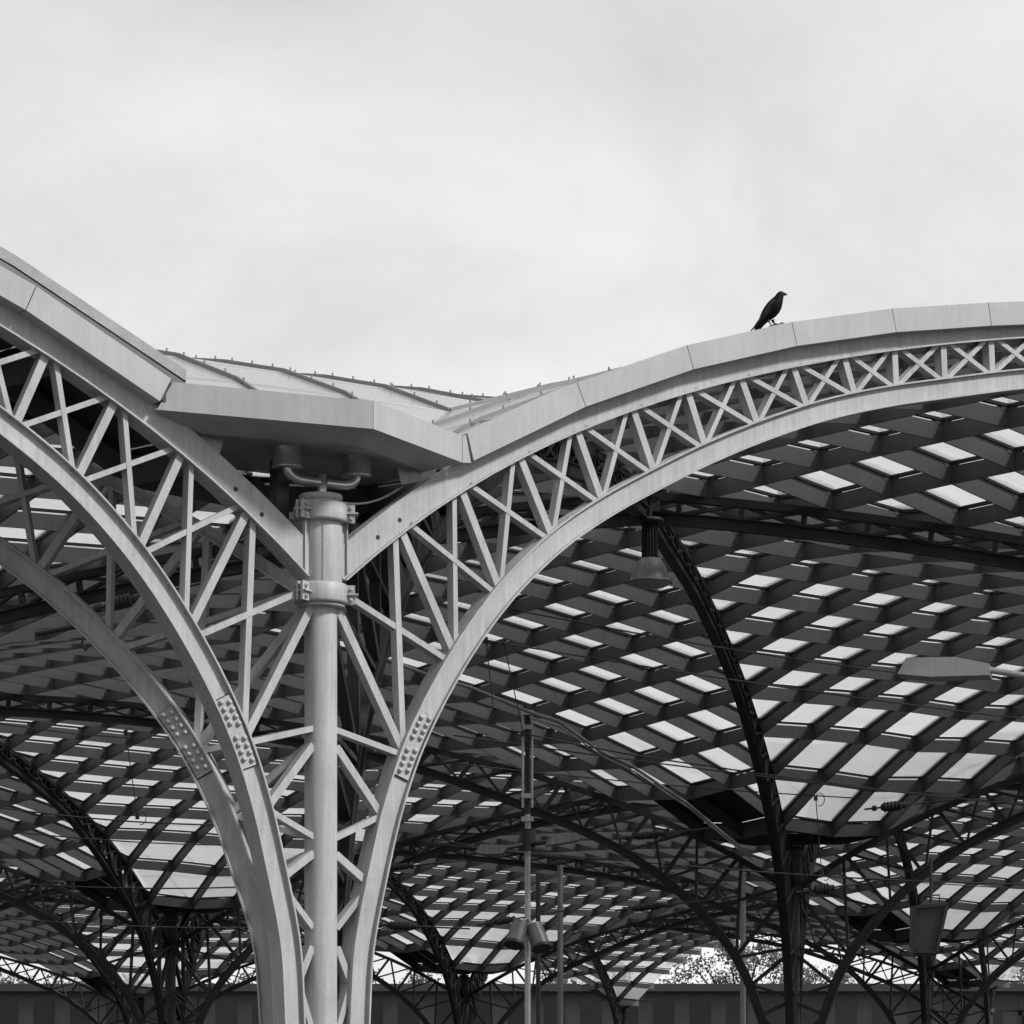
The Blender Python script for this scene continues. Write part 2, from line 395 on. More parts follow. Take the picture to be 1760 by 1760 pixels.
def chord_secs(pts, depth, up, slim, hw, fl=.015, prot=.06, fw=None):
    """pts: edge nearest the lattice; section grows away from it. returns sections for web box and 2 flanges"""
    web, f1, f2 = [], [], []
    n = len(pts)
    for i in range(n):
        d = Vector((pts[min(i+1,n-1)][0]-pts[max(i-1,0)][0], 0, pts[min(i+1,n-1)][1]-pts[max(i-1,0)][1])).normalized()
        nr = Vector((-d.z, 0, d.x))*(1 if up else -1); p = Vector((pts[i][0], 0, pts[i][1]))
        def rect(a, b, hf, hb): return [p+nr*a+Vector((0,-hf,0)), p+nr*a+Vector((0,hb,0)), p+nr*b+Vector((0,hb,0)), p+nr*b+Vector((0,-hf,0))]
        web.append(rect(fl, depth-fl, .08*slim, .035)); f1.append(rect(0, fl, .125*slim, .085*slim)); f2.append(rect(depth-fl, depth, (.082 if up else .125)*slim, .085*slim))
    return web, f1, f2
def truss(kind, org, dirv, Lscale, label, cat, group, mats=('paint','paint','paint'), rivets=(), detail=True, cut=None, both=True, holes=()):
    """org pillar (a,b), dirv unit direction in the canopy plane, Lscale 1 for edge arches, sqrt2 for diagonals"""
    o = Vector((org[0], org[1], 0)); dv = Vector((dirv[0], dirv[1], 0)); nv = Vector((-dirv[1], dirv[0], 0))
    if nv.x*S1+nv.y*C1 < 0: nv = -nv
    th_ = T('arch_truss', (org[0], org[1], GROUND), label, cat, group)
    def mp_(v): return o+dv*v[0]+nv*v[1]+Vector((0,0,v[2]))
    def mapped(mb_):
        r = MB(); r.v = [tuple(mp_(v)) for v in mb_.v]; r.f = mb_.f; r.sm = mb_.sm; return r
    k = Lscale; dm = (lambda p: dome(min(p, S-p))) if k > 1 else (lambda p: 0)
    off = NOFF if k == 1 else 0
    top = lambda p: Gp(min(p, S-p))-(.43 if k == 1 else .525)+extra(p)+off
    def extra(p):
        if k == 1: return 0
        return G(org[0]+dirv[0]*p*k, org[1]+dirv[1]*p*k)-Gp(min(p, S-p))
    # for diagonals the truss hangs under the beams' crossing points
    topd = (lambda p: top(p)) if k == 1 else (lambda p: top(p)-.025)
    bot = lambda p: bc_z(p)+extra(p)*min(1, min(p, S-p)/6)+off
    # chords
    N_ = 84; p0 = .19/k
    ps = [p0+(S-2*p0)*i/N_ for i in range(N_+1)]
    tp = [(p*k, topd(p)) for p in ps]
    half = [(a, z) for a, z in BCE]; bp = [(a*k, z+extra(a)*min(1, a/6)+off) for a, z in half]
    bq = [(S*k-a*k, z+extra(S-a)*min(1, a/6)+off) for a, z in half[::-1]][1:]
    bp = [(max(.17, x), z) for x, z in bp]+[(min(S*k-.17, x), z) for x, z in bq]
    for nm, pts, dep, up in (('top_chord', tp, .245 if k == 1 else .115, True), ('bottom_chord', bp, .17 if mats[0] == 'truss' else .20, False)):
        web, f1, f2 = chord_secs(pts, dep, up, .72 if mats[0] == 'truss' else 1, .08)
        mb = MB(); mb.sweep(web); mb.sweep(f1); mb.sweep(f2)
        if nm == 'top_chord':
            pass
        c_ = th_.part(nm, mapped(mb), mats[0])
        if nm == 'bottom_chord': bc_obj = c_
        else: tc_obj = c_
    # lattice
    far = MB(); cnt = 0
    TTs = [x for x in TT if x < S/2-.1]; 
    nodes = []
    for i in range(len(TTs)): nodes.append((TTs[i], BT[i]))
    nodes = nodes+[(S-a, S-b) for a, b in nodes[::-1]]
    mem = []
    for i, (ta, ba) in enumerate(nodes):
        mem.append((ta*k, topd(ta), ba*k, bot(ba), .07, .166))
        if i+1 < len(nodes):
            tb, bb = nodes[i+1]; e = min(.10, abs(tb-ta)*.3)
            mem.append(((ta+e)*k, topd(ta+e), (bb-e*.6)*k, bot(bb-e*.6), .045, .16))
            mem.append(((tb-e*.8)*k, topd(tb-e*.8), (ba+e*.5)*k, bot(ba+e*.5), .045, .152))
    for side in (0, 1):
        def S_(a, za, b, zb, w_): 
            if side: a, b = S*k-a, S*k-b
            mem.append((a, za, b, zb, w_, .158 if len(mem)%2 else .15))
        # strut fan between the pillar and the bottom chord; b on the chord curve by height
        def ct(z):
            for (x0, z0), (x1, z1) in zip(bp, bp[1:]):
                if z0 <= z <= z1: return x0+(x1-x0)*(z-z0)/(z1-z0+1e-9)
            return bp[0][0]
        S_(.18, 4.50, ct(bot(1.20)), bot(1.20), .05)                 # pillar to first bottom node
        S_(.70*k, topd(.70), ct(3.29), 3.29, .055)                   # first top node down to the splice
        S_(.135, 4.35, ct(3.24), 3.24, .07)
        S_(.135, 3.32, ct(3.17), 3.17, .05)
        S_(.135, 3.16, ct(2.66), 2.66, .065)
        S_(.135, 2.42, ct(2.60), 2.60, .05)
        S_(.135, 2.25, ct(2.07), 2.07, .065)
        S_(.135, 1.66, ct(1.90), 1.90, .05)
        S_(.135, 1.45, ct(1.22), 1.22, .06)
        S_(.135, .8, ct(1.1), 1.1, .05); S_(.135, .7, ct(.3), .3, .06)
    for xa, za, xb, zb, w_, dep in mem:
        A_, B_ = Vector((xa, 0, za)), Vector((xb, 0, zb)); d = (B_-A_).normalized()
        q = MB(); sh = Vector((0, -.083+(.166-dep)*.5+.05, 0)); q.bar(A_-d*.03+sh, B_+d*.03+sh, (0,1,0), w_, .10); q = mapped(q)
        mid = mp_((A_+B_)/2)
        if (inview(wpos(*mp_(A_)), 15) or inview(wpos(*mp_(B_)), 15)) and detail: th_.part('strut', q, mats[1])
        else: far.add(q.v, q.f)
    if far.v: th_.part('struts', far, mats[1], kind='stuff')
    # riveted splice plates on the bottom chord near both pillars
    for side, big in rivets:
        seg = [(x, z) for x, z in catmull([(x, z) for x, z in bp if x < S*k/2 and 2.2 < z < 4.6], 5) if 2.99 <= z <= 3.58]
        mbp = MB(); secs = []; cen = []
        for i, (x, z) in enumerate(seg):
            a_, b_ = seg[max(i-1,0)], seg[min(i+1,len(seg)-1)]
            d = Vector((b_[0]-a_[0], 0, b_[1]-a_[1])).normalized(); nr = -Vector((-d.z, 0, d.x)); p = Vector((x, 0, z))
            cen.append((p, d, nr))
            secs.append([p+nr*.026+Vector((0,-.102,0)), p+nr*.026+Vector((0,-.079,0)), p+nr*.174+Vector((0,-.079,0)), p+nr*.174+Vector((0,-.102,0))])
        mbp.sweep(secs)
        gk = MB(); gk.sweep([[p+d*e_+nr*.019+Vector((0,-.086,0)), p+d*e_+nr*.019+Vector((0,-.078,0)), p+d*e_+nr*.181+Vector((0,-.078,0)), p+d*e_+nr*.181+Vector((0,-.086,0))]
                             for (p, d, nr), e_ in zip(cen, [-.009]+[0]*(len(cen)-2)+[.009])])
        sx = lambda v: Vector((S*k-v.x, v.y, v.z)) if side else v
        def m2(mb_):
            r = MB(); r.v = [tuple(mp_(sx(Vector(v)))) for v in mb_.v]; r.f = mb_.f; r.sm = mb_.sm; return r
        pl = th_.part('splice_plate', m2(mbp), mats[2], parent=bc_obj)
        pl.parent = th_.o
        th_.part('plate_outline', m2(gk), 'dark')  # dark strip that shows as a thin outline around the plate
        # rivets
        tot = sum((cen[i+1][0]-cen[i][0]).length for i in range(len(cen)-1))
        rv = None
        for r_ in range(9):
            if r_ == 4: continue
            s_ = tot*(r_+.75)/9.6
            for lane, so_ in ((.062, 0), (.135, .03)):
                acc = 0; tgt = min(max(s_+so_, .02), tot-.02)
                for i in range(len(cen)-1):
                    L_ = (cen[i+1][0]-cen[i][0]).length
                    if acc+L_ >= tgt:
                        u = (tgt-acc)/L_; p = cen[i][0].lerp(cen[i+1][0], u); nr = cen[i][2]; break
                    acc += L_
                c0 = sx(p+nr*lane+Vector((0,-.100,0)))
                if rv is None:
                    q = MB(); yv = nv
                    q.v = []; prof = [(.022,0),(.022,-.016),(.017,-.026),(.008,-.030)]
                    secs2 = [[(dv*(r*math.cos(2*PI*j/10))+nv*h+Vector((0,0,r*math.sin(2*PI*j/10)))) for j in range(10)] for r, h in prof]
                    q.sweep(secs2, True); rv = q.mesh('rivet', mats[2])
                link('rivet', rv, pl, mp_(c0)-th_.org)
    return th_, tc_obj, bp
R2 = math.sqrt(2)
LT = ('paint','paint','paint'); DK = ('truss','truss','truss')  # one steel paint; DK has the shade under the roof coloured in
gE = 'light grey arch trusses along the roof edge'
tr_r, tcr, bpr = truss('edge', (0,0), (1,0), 1, 'light grey arch truss under the roof edge, springing right from the front pillar', 'arch truss', gE, LT, rivets=((0,1),))
tr_l, tcl, _ = truss('edge', (-S,0), (1,0), 1, 'light grey arch truss under the roof edge, rising left of the front pillar', 'arch truss', gE, LT, rivets=((1,1),))
GR = ('paint','paint','paint')
truss('diag', (0,0), (-1/R2, 1/R2), R2, 'shaded grey diagonal arch truss curving down behind the left edge arch to the front pillar', 'arch truss', None, GR, rivets=((0,1),))
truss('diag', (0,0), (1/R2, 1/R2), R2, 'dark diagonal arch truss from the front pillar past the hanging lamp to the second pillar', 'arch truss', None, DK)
gI = 'dark diagonal arch trusses under the roof bays'
for ia, ib, vis, dist in BAYS:
    for e in (0, 1):
        if (ia, ib, e) in ((0,0,0), (-1,0,1)): continue
        o_ = (ia*S, ib*S) if e == 0 else ((ia+1)*S, ib*S); d_ = (1/R2, 1/R2) if e == 0 else (-1/R2, 1/R2)
        mids = [wpos(o_[0]+d_[0]*S*R2*u, o_[1]+d_[1]*S*R2*u, 6) for u in [i/20 for i in range(21)]]
        if not any(inview(v, 60) for v in mids): continue
        b_ = BL.get((ia, ib), '')
        lab = {(0,0): 'dark diagonal arch truss crossing the nearest roof bay to the right of the hanging lamp',
               (0,1): 'dark diagonal arch truss %s the bay left of the second pillar' % ('running deep along' if e == 0 else 'crossing'),
               (1,1): 'dark diagonal arch truss %s beyond the second pillar' % ('running deep into the bay' if e == 0 else 'crossing the bay'),
               (1,0): 'dark diagonal arch truss %s the right edge of the picture from the second pillar' % ('seen at' if e == 0 else 'rising towards'),
               (-1,1): 'dark diagonal arch truss %s in the lower left bay' % ('running away' if e == 0 else 'crossing sideways'),
               (-1,0): 'dark diagonal arch truss high behind the left edge arch'}.get((ia, ib))
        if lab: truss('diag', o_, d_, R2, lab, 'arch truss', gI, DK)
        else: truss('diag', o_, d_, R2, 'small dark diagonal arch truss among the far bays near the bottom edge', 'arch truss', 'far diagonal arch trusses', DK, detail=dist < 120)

# bolt holes: dark plugs in the web of the top chord by the front pillar
for tobj, sg, xs in ((tr_r, 1, (.52, .74)), (tr_l, -1, (.62, .87))):
    for x in xs:
        z = Gp(x)-.30+NOFF; q = MB()
        secs2 = [[(sg*x+r*math.cos(2*PI*j/14), h, z+r*math.sin(2*PI*j/14)) for j in range(14)] for r, h in ((.020,-.079),(.020,-.0825))]
        q.sweep(secs2); tobj.part('bolt_hole', q, 'black')

# ------------------------------------------------------------------ pillars
def pillar(a, b, label, light, first=False):
    m1_ = 'pillar' if light else 'truss'; m2_ = 'paint' if light else 'truss'  # inner pillars take the tone with shade coloured in
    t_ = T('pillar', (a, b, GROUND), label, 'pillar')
    c = (a, b, 0)
    mb = MB(); mb.lathe([(.139, GROUND), (.139, 4.42)], c, 48); t_.part('shaft', mb, m1_)
    mb = MB(); mb.lathe([(.17, 4.38), (.182, 4.40), (.182, 5.26), (.178, 5.27)], c, 48)
    t_.part('sleeve', mb, m1_)
    mb = MB(); mb.lathe([(.10, 5.262), (.184, 5.264), (.186, 5.315), (.178, 5.323)], c, 48); t_.part('cap', mb, m1_)
    # vertical seam strip and end plates where the trusses meet the sleeve
    mb = MB()
    for dx, dy in ((1,0),(-1,0)) if first else ((R2/2,R2/2),(-R2/2,R2/2)):
        for hx in (-.07, .07):
            mb.bar((a+dx*.19-dy*hx, b+dy*.19+dx*hx, 4.68), (a+dx*.19-dy*hx, b+dy*.19+dx*hx, 5.18), (dx,dy,0), .012, .06)
        mb.bar((a+dx*.205, b+dy*.205, 4.66), (a+dx*.205, b+dy*.205, 5.2), (dx,dy,0), .20, .012)
    t_.part('end_plate', mb, m2_)
    for z0, z1 in ((5.085, 5.245), (4.39, 4.56)):
        mb = MB(); mb.lathe([(.186, z0), (.222, z0+.004), (.226, z0+.03), (.226, z1-.012), (.218, z1), (.186, z1)], c, 48)
        if z0 < 5: mb.lathe([(.15, z0-.03), (.205, z0-.028), (.205, z0-.001), (.18, z0)], c, 48)
        cl = t_.part('collar', mb, m2_)
        for ang in ((math.radians(205), math.radians(-28)) if first else (math.radians(200), math.radians(20))):
            u = Vector((math.cos(ang-TH*0), math.sin(ang), 0)); v = Vector((-u.y, u.x, 0)); zc = (z0+z1)/2
            if True:
                mb = MB(); cc = Vector((a, b, 0))
                for s_ in (-1, 1):
                    p = cc+v*(s_*.024)
                    mb.bar(p+u*.20+Vector((0,0,zc)), p+u*(.32 if ang > 1 else .29)+Vector((0,0,zc)), (0,0,1), .022, z1-z0-.01)
                mb.bar(cc+u*.19+Vector((0,0,zc)), cc+u*.315+Vector((0,0,zc)), (0,0,1), .125, .014)
                lg = t_.part('clamp_lug', mb, m2_)
                for dz in (-.045, .045):
                    q = MB(); q.tube([cc+u*(.275 if ang > 1 else .258)+v*-.052+Vector((0,0,zc+dz)), cc+u*(.275 if ang > 1 else .258)+v*.052+Vector((0,0,zc+dz))], .017, 6)
                    q.tube([cc+u*(.275 if ang > 1 else .258)+v*-.062+Vector((0,0,zc+dz)), cc+u*(.275 if ang > 1 else .258)+v*.062+Vector((0,0,zc+dz))], .009, 8)
                    t_.part('bolt', q, 'galv', parent=lg)
    if first:
        mb = MB(); mb.bar((a-.184*.42, b-.184*.908, 4.57), (a-.184*.42, b-.184*.908, 5.08), (-.42,-.908,0), .010, .006)
        t_.part('seam_strip', mb, 'soffit')
        mb = MB(); mb.box(a-.47+.12, a-.35+.12, b+.14, b+.26, 4.95, 5.62)
        t_.part('cable_box', mb, 'dark')
    return t_
PL = {(0,0): 'light grey round steel pillar in front carrying the bright roof edge arches',
      (1,1): 'dark steel pillar at lower right where the rib from the hanging lamp comes down',
      (1,2): 'dark steel pillar at lower left, its head just above the picture bottom'}
pil = {}
for ia in range(-1, 5):
    for ib in range(0, 5):
        v = wpos(ia*S, ib*S, 2.5)
        if v.y < 170 and (abs(px(v)[0]-880) < 980):
            if (ia, ib) == (0, 0): pillar(0, 0, PL[(0,0)], True, True)
            else:
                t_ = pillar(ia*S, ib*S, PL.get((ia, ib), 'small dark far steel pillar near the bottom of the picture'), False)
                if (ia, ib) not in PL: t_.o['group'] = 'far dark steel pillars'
            pil[(ia, ib)] = 1
print('pillars', list(pil))

# ------------------------------------------------------------------ gutter pans over the pillars
def poly_plate(mb, outer, inner):
    n = len(outer)
    for i in range(n):
        j = (i+1) % n; mb.add([outer[i], outer[j], inner[j], inner[i]], [(0,1,2,3)])
def front_pan():
    t_ = T('gutter_pan', (0, 0, 5.5), 'light grey faceted sheet metal gutter box jutting out over the front pillar', 'gutter')
    L_, F_, R_ = (-1.535,-.22), (0,-.86), (1.295,-.22)
    top = {0: 6.055, 1: 5.97, 2: 5.94}; h = .232
    def panel(p, q, zt0, zt1, sk=0, sk2=0):
        d = Vector((q[0]-p[0], q[1]-p[1], 0)).normalized(); n = Vector((d.y, -d.x, 0))   # outward
        mb = MB(); gp = .003
        P_, Q_ = Vector((p[0],p[1],0))+d*gp, Vector((q[0],q[1],0))-d*gp
        a_, b_ = P_, Q_; ia_, ib_ = P_-n*.05, Q_-n*.05
        mb.add([a_-d*sk+Vector((0,0,zt0-h)), b_+d*sk2+Vector((0,0,zt1-h)), ib_+d*sk2+Vector((0,0,zt1-h)), ia_-d*sk+Vector((0,0,zt0-h)),
                a_+Vector((0,0,zt0)), b_+Vector((0,0,zt1)), ib_+Vector((0,0,zt1)), ia_+Vector((0,0,zt0))], BOXF)
        t_.part('fascia_panel', mb, 'fascia')
    panel(L_, F_, top[0], top[1], .13); panel(F_, R_, top[1], top[2]); panel(R_, (1.338,-.21), 5.94, 5.955, 0, .075)
    # soffit: sloping band then pan sheets falling to the middle
    o = [(-1.66,-.16,5.822),(0,-.835,5.739),(1.30,-.20,5.709)]
    i_ = [(-1.22,-.04,5.70),(0,-.60,5.645),(1.02,-.04,5.63)]
    mb = MB()
    for k in (0, 1): mb.add([o[k], o[k+1], i_[k+1], i_[k], *[(x,y,z+.012) for x,y,z in (o[k],o[k+1],i_[k+1],i_[k])]], BOXF)
    t_.part('soffit_band', mb, 'soffit')
    hub = [(-.42,-.05,5.69),(.0,-.25,5.675),(.42,-.05,5.69),(.3,.5,5.70),(-.3,.5,5.70)]
    ring = [i_[0], i_[1], i_[2], (1.2,1.2,5.72), (-1.2,1.2,5.72)]
    for k in range(5):
        j = (k+1) % 5; mb = MB(); vs_ = [ring[k], ring[j], hub[j], hub[k]]
        mb.add(vs_+[(x,y,z+.01) for x,y,z in vs_], BOXF); t_.part('soffit_sheet', mb, 'soffit')
    mb = MB(); mb.add(hub+[(x,y,z+.01) for x,y,z in hub], [(0,1,2,3,4),(9,8,7,6,5)]+[(k,(k+1)%5,5+(k+1)%5,5+k) for k in range(5)]); t_.part('soffit_sheet', mb, 'soffit')
    # side cheeks beside the chords
    mb = MB(); mb.bar((-1.3,.03,5.72), (-.95,.03,5.62), (0,0,1), .02, .16); mb.bar((1.25,.03,5.70), (.80,.03,5.58), (0,0,1), .02, .16)
    t_.part('bracket', mb, 'paint')
    for x in (.95, 1.1, 1.22):
        mb = MB(); mb.box(x-.05, x+.05, .3-.03, .3+.03, 5.90+x*.08, 5.915+x*.08); mb.tube([(x,.3,5.9+x*.08),(x,.3,5.98+x*.08)], .013, 8); t_.part('bolt', mb, 'dark')
    # rainwater outlets and pipes
    d_ = T('rainwater_pipe', (0, 0, 5.39), 'stainless steel twin drain pots and bent pipes joining on top of the front pillar', 'drain pipe')
    for s_ in (-1, 1):
        mb = MB(); zt = 5.70; x = s_*.34
        mb.lathe([(.130, zt+.02), (.130, zt), (.125, zt-.02), (.125, zt-.17), (.132, zt-.175), (.132, zt-.185), (.05, zt-.187)], (x, -.02, 0), 32); d_.part('drain_pot', mb, 'steel')
        pts = [(x, -.02, zt-.14), (x, -.02, zt-.19)]
        for i in range(1, 10):
            an = i/9*PI/2; pts.append((x-s_*.15*(1-math.cos(an)), -.02, zt-.19-.085*math.sin(an)))
        pts += [(s_*.03, -.02, zt-.277)]
        mb = MB(); mb.tube(pts, .040, 16); d_.part('bent_pipe', mb, 'steel')
    mb = MB(); mb.lathe([(.042,5.32),(.042,5.385),(.040,5.39),(.040,5.49),(.034,5.495)], (0,-.02,0), 20); d_.part('pipe_junction', mb, 'steel')
    # loose cable from the cap to the right chord
    mb = MB(); pts = []
    for i in range(15):
        u = i/14; pts.append((.12+u*.95, .12, 5.33+.33*u*u-.10*math.sin(u*PI)*.6))
    mb.tube(pts, .012, 6); tag(mb.build('cable', 'galv'), None)
    return mb
pan_cable = front_pan()
for o in [x for x in bpy.data.objects if x.name == 'cable']:
    o.location = wpos(0,0,0); o.rotation_euler = (0,0,TH)
    tag(o, 'thin grey cable sagging from the pillar cap to the right arch', 'cable')
def inner_pan(a, b, lab, grp=None):
    t_ = T('gutter_pan', (a, b, 5.4), lab, 'gutter', grp); z = Gp(CELL)-.16; c = CELL-.03
    ring = [(a-c,b-c,z),(a+c,b-c,z),(a+c,b+c,z),(a-c,b+c,z)]; hub = [(a-.3,b-.3,5.62),(a+.3,b-.3,5.62),(a+.3,b+.3,5.62),(a-.3,b+.3,5.62)]
    for k in range(4):
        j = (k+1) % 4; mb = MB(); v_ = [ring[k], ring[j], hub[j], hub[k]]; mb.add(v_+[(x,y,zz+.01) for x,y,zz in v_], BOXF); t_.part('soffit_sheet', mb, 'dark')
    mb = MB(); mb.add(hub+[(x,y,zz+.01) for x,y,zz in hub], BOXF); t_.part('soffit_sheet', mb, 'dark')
    mb = MB()
    for s_ in (-1, 1):
        mb.lathe([(.11, 5.62),(.112,5.60),(.112,5.44),(.05,5.435)], (a+s_*.3*.7, b-s_*.3*.7, 0), 20); mb.tube([(a+s_*.21, b-s_*.21, 5.46), (a+s_*.15,b-s_*.15,5.38), (a, b, 5.36)], .036, 8)
    t_.part('drain_pot', mb, 'dark')
for (ia, ib) in pil:
    if (ia, ib) != (0, 0) and ib > 0:
        inner_pan(ia*S, ib*S, {(1,1): 'dark square gutter pan on top of the second pillar', (1,2): 'dark square gutter pan on the pillar at lower left'}.get((ia,ib), 'dark gutter pan on a small far pillar'),
                  None if (ia,ib) in PL else 'gutter pans on the far pillars')

# ------------------------------------------------------------------ roof edge fascia
def edge_z(x, sgn=1):
    x = min(x, S-x); return Gp(x)+(.05 if x < 1.4 else .0)+(.035 if sgn < 0 and x < 2 else 0)-.083*min(1.15, x/6.75)**2.5
def fascia(sgn, label):
    t_ = T('roof_edge_fascia', (0, 0, 6), label, 'fascia')
    n = 19; pts = [1.342]+[1.29+CELL*k for k in range(1, n)] if sgn > 0 else [1.545]+[1.545+CELL*k for k in range(1, n)]
    sc_ = .9925
    for k in range(n-1):
        x0, x1 = pts[k], pts[k+1]; zt = [edge_z(x, sgn) for x in (x0, x1)]
        d = Vector((x1-x0, 0, zt[1]-zt[0])).normalized(); nr = Vector((-d.z, 0, d.x))
        if nr.z < 0: nr = -nr
        A_, B_ = Vector((x0, 0, zt[0])), Vector((x1, 0, zt[1])); gp = d*.004; h = .222
        def lean(i): # joint lines perpendicular to the mean slope of the neighbours
            xa, xb = pts[max(i-1,0)], pts[min(i+1,n-1)]
            dd = Vector((xb-xa, 0, Gp(min(xb,S-xb))-Gp(min(xa,S-xa)))).normalized(); return Vector((-dd.z, 0, dd.x))
        na, nb = lean(k), lean(k+1)
        if k == 0 and sgn > 0: na = Vector((-.30, 0, 1.04))
        f = lambda p, n_, y, s_: Vector((sgn*(p-n_*s_).x, y, (p-n_*s_).z))
        yf, yb = -.22, .10; mb = MB()
        v_ = [f(A_+gp,na,yf,h), f(B_-gp,nb,yf,h), f(B_-gp,nb,yb,h), f(A_+gp,na,yb,h), f(A_+gp,na,yf,0), f(B_-gp,nb,yf,0), f(B_-gp,nb,yb,0), f(A_+gp,na,yb,0)]
        mb.add(v_, BOXF)
        t_.part('fascia_panel', mb, 'fascia')
        mb2 = MB(); A2, B2 = A_-na*.02+d*((.06 if sgn > 0 else -.05) if k == 0 else -.002), B_-nb*.02+d*.002
        v2 = [f(A2,na,yf+.02,h-.05), f(B2,nb,yf+.02,h-.05), f(B2,nb,yb-.02,h-.05), f(A2,na,yb-.02,h-.05), f(A2,na,yf+.02,0), f(B2,nb,yf+.02,0), f(B2,nb,yb-.02,0), f(A2,na,yb-.02,0)]
        mb2.add(v2, BOXF); t_.part('backing_strip', mb2, 'dark')
    return t_
fr_ = fascia(1, 'faceted light sheet metal roof edge running right from the gutter box, under the bird')
fl_ = fascia(-1, 'faceted light sheet metal roof edge climbing left from the gutter box')
# second, higher flashing behind the left roof edge
t_ = T('edge_flashing', (-1.5, .2, 6), 'grey metal flashing strip standing up behind the left roof edge', 'flashing')
mb = MB(); secs = []
for x in [1.20]+[1.545+CELL*i for i in range(1, 10)]:
    zz = edge_z(x, -1)+(.36 if x < 1.3 else .335)
    secs.append([(-x,.17,zz-.095),(-x,.23,zz-.095),(-x,.23,zz),(-x,.17,zz)])
mb.sweep(secs); t_.part('flashing_sheet', mb, 'soffit')  # darker sheet tone stands in for the shading of its tilt
mb = MB(); mb.sweep([[(p[0][0],.12,p[0][2]-.26),(p[0][0],.225,p[0][2]-.26),(p[0][0],.225,p[0][2]+.01),(p[0][0],.185,p[0][2]+.01)] for p in secs]); t_.part('gap_shade_backing', mb, 'dark')  # dark backing box; its colour stands in for shade in the gap

# ------------------------------------------------------------------ hanging lamp at the crown of the nearest bay
lp = at(1117, 1004, 45.2)
def pendant(loc, label):
    t_ = T('hanging_lamp', loc, label, 'lamp', canopy=False); x, y, z = loc; c = (x, y, z)
    mb = MB(); prof = [(.02,.36),(.12,.355),(.15,.33),(.20,.27),(.245,.17),(.27,.08),(.285,.045),(.30,.04),(.30,.02),(.285,.012)]
    mb.lathe(prof, c, 40); t_.part('lamp_shade', mb, 'lampshade')
    mb = MB(); mb.lathe([(.284,.016),(.27,-.01),(.18,-.045),(.02,-.06)], c, 40); t_.part('lamp_glass', mb, 'lens')
    mb = MB(); mb.lathe([(.085,.34),(.085,.86),(.06,.88)], c, 24)
    for k in range(16):
        an = 2*PI*k/16; u = Vector((math.cos(an), math.sin(an), 0)); mb.bar(Vector(c)+u*.098+Vector((0,0,.36)), Vector(c)+u*.098+Vector((0,0,.85)), u, .012, .03)
    t_.part('ribbed_housing', mb, 'dark')
    mb = MB(); mb.lathe([(.12,.84),(.19,.85),(.20,.88),(.15,.91),(.05,.93)], c, 24); mb.tube([(x-.2,y,z+.87),(x-.26,y,z+.93),(x-.27,y,z+1.0)], .02, 6)
    t_.part('top_cap', mb, 'dark')
    mb = MB(); mb.tube([(x,y,z+.9),(x,y,z+1.22)], .03, 8); mb.box(x-.14, x+.14, y-.02, y+.02, z+1.0, z+1.2); t_.part('hanger', mb, 'dark')
    for s_ in (-1, 1):
        mb = MB(); mb.box(x+s_*.295-.012, x+s_*.295+.012, y-.02, y+.02, z+.0, z+.07); t_.part('latch', mb, 'lampshade')
pendant(lp, 'bell shaped industrial lamp hanging under the crown of the nearest roof bay')

# ------------------------------------------------------------------ mast with conduits, lamp heads and floodlights
YM = 50.
t_ = T('lighting_mast', (at(907,1700,YM).x, YM, GROUND), 'slim grey service mast with conduits and lamp arms in the middle of the hall', 'mast', canopy=False)
def P(x, y, Y=YM): return at(x, y, Y)
mb = MB(); mb.tube([(P(907,1600).x, YM, GROUND), P(907,1400)], .045, 14); t_.part('pole', mb, 'galv')
mb = MB(); mb.tube([P(907,1420), P(907,1218)], .042, 14); mb.tube([P(907,1212), P(907,1228)], .075, 14); t_.part('upper_pole', mb, 'dark')
for dx, y0 in ((-8.5, 1388), (7.5, 1388)):
    mb = MB(); mb.tube([P(907+dx,y0,YM-.08), P(907+dx,1224,YM-.08)], .019, 8); t_.part('conduit', mb, 'galv')
for y in (1225, 1250, 1368, 1408):
    mb = MB(); mb.bar(P(896,y,YM-.06), P(917,y,YM-.06), (0,0,1), .1, .07); t_.part('bracket', mb, 'galv')
mb = MB(); mb.tube([P(907,1460), P(907,1425)], [.12,.125], 20); t_.part('junction_drum', mb, 'truss')
mb = MB(); mb.tube([P(907,1462), P(907,1457)], .155, 20); t_.part('drum_flange', mb, 'dark')
for k in range(3):
    mb = MB(); pts = [P(900+3*k, 1400), P(896+7*k, 1412), P(899+4*k, 1424)]; mb.tube(pts, .008, 5); t_.part('cable', mb, 'wire')
def head(pts, depth, name, m='truss'):
    mb = MB(); f = [P(x, y, YM-.3-depth) for x, y in pts]; b = [v+Vector((0, depth*2, 0)) for v in f]; n = len(f)
    mb.add(f+b, [tuple(range(n))[::-1], tuple(range(n, 2*n))]+[(i, (i+1)%n, n+(i+1)%n, n+i) for i in range(n)]); return mb
t2 = head([(938,1453),(941,1443),(966,1431),(985,1431),(998,1442),(985,1446),(965,1449)], .17, 'lamp_head'); t_.part('lamp_head', t2, 'lampshade')
t2 = head([(817,1464),(826,1451),(866,1452),(871,1458),(862,1467),(830,1468)], .17, 'lamp_head'); t_.part('lamp_head', t2, 'lampshade')
mb = MB(); mb.tube([P(917,1450,YM-.1), P(942,1447,YM-.3)], .035, 8); t_.part('lamp_arm', mb, 'dark')
mb = MB(); mb.tube([P(897,1452,YM-.1), P(866,1458,YM-.3)], .035, 8); t_.part('lamp_arm', mb, 'dark')
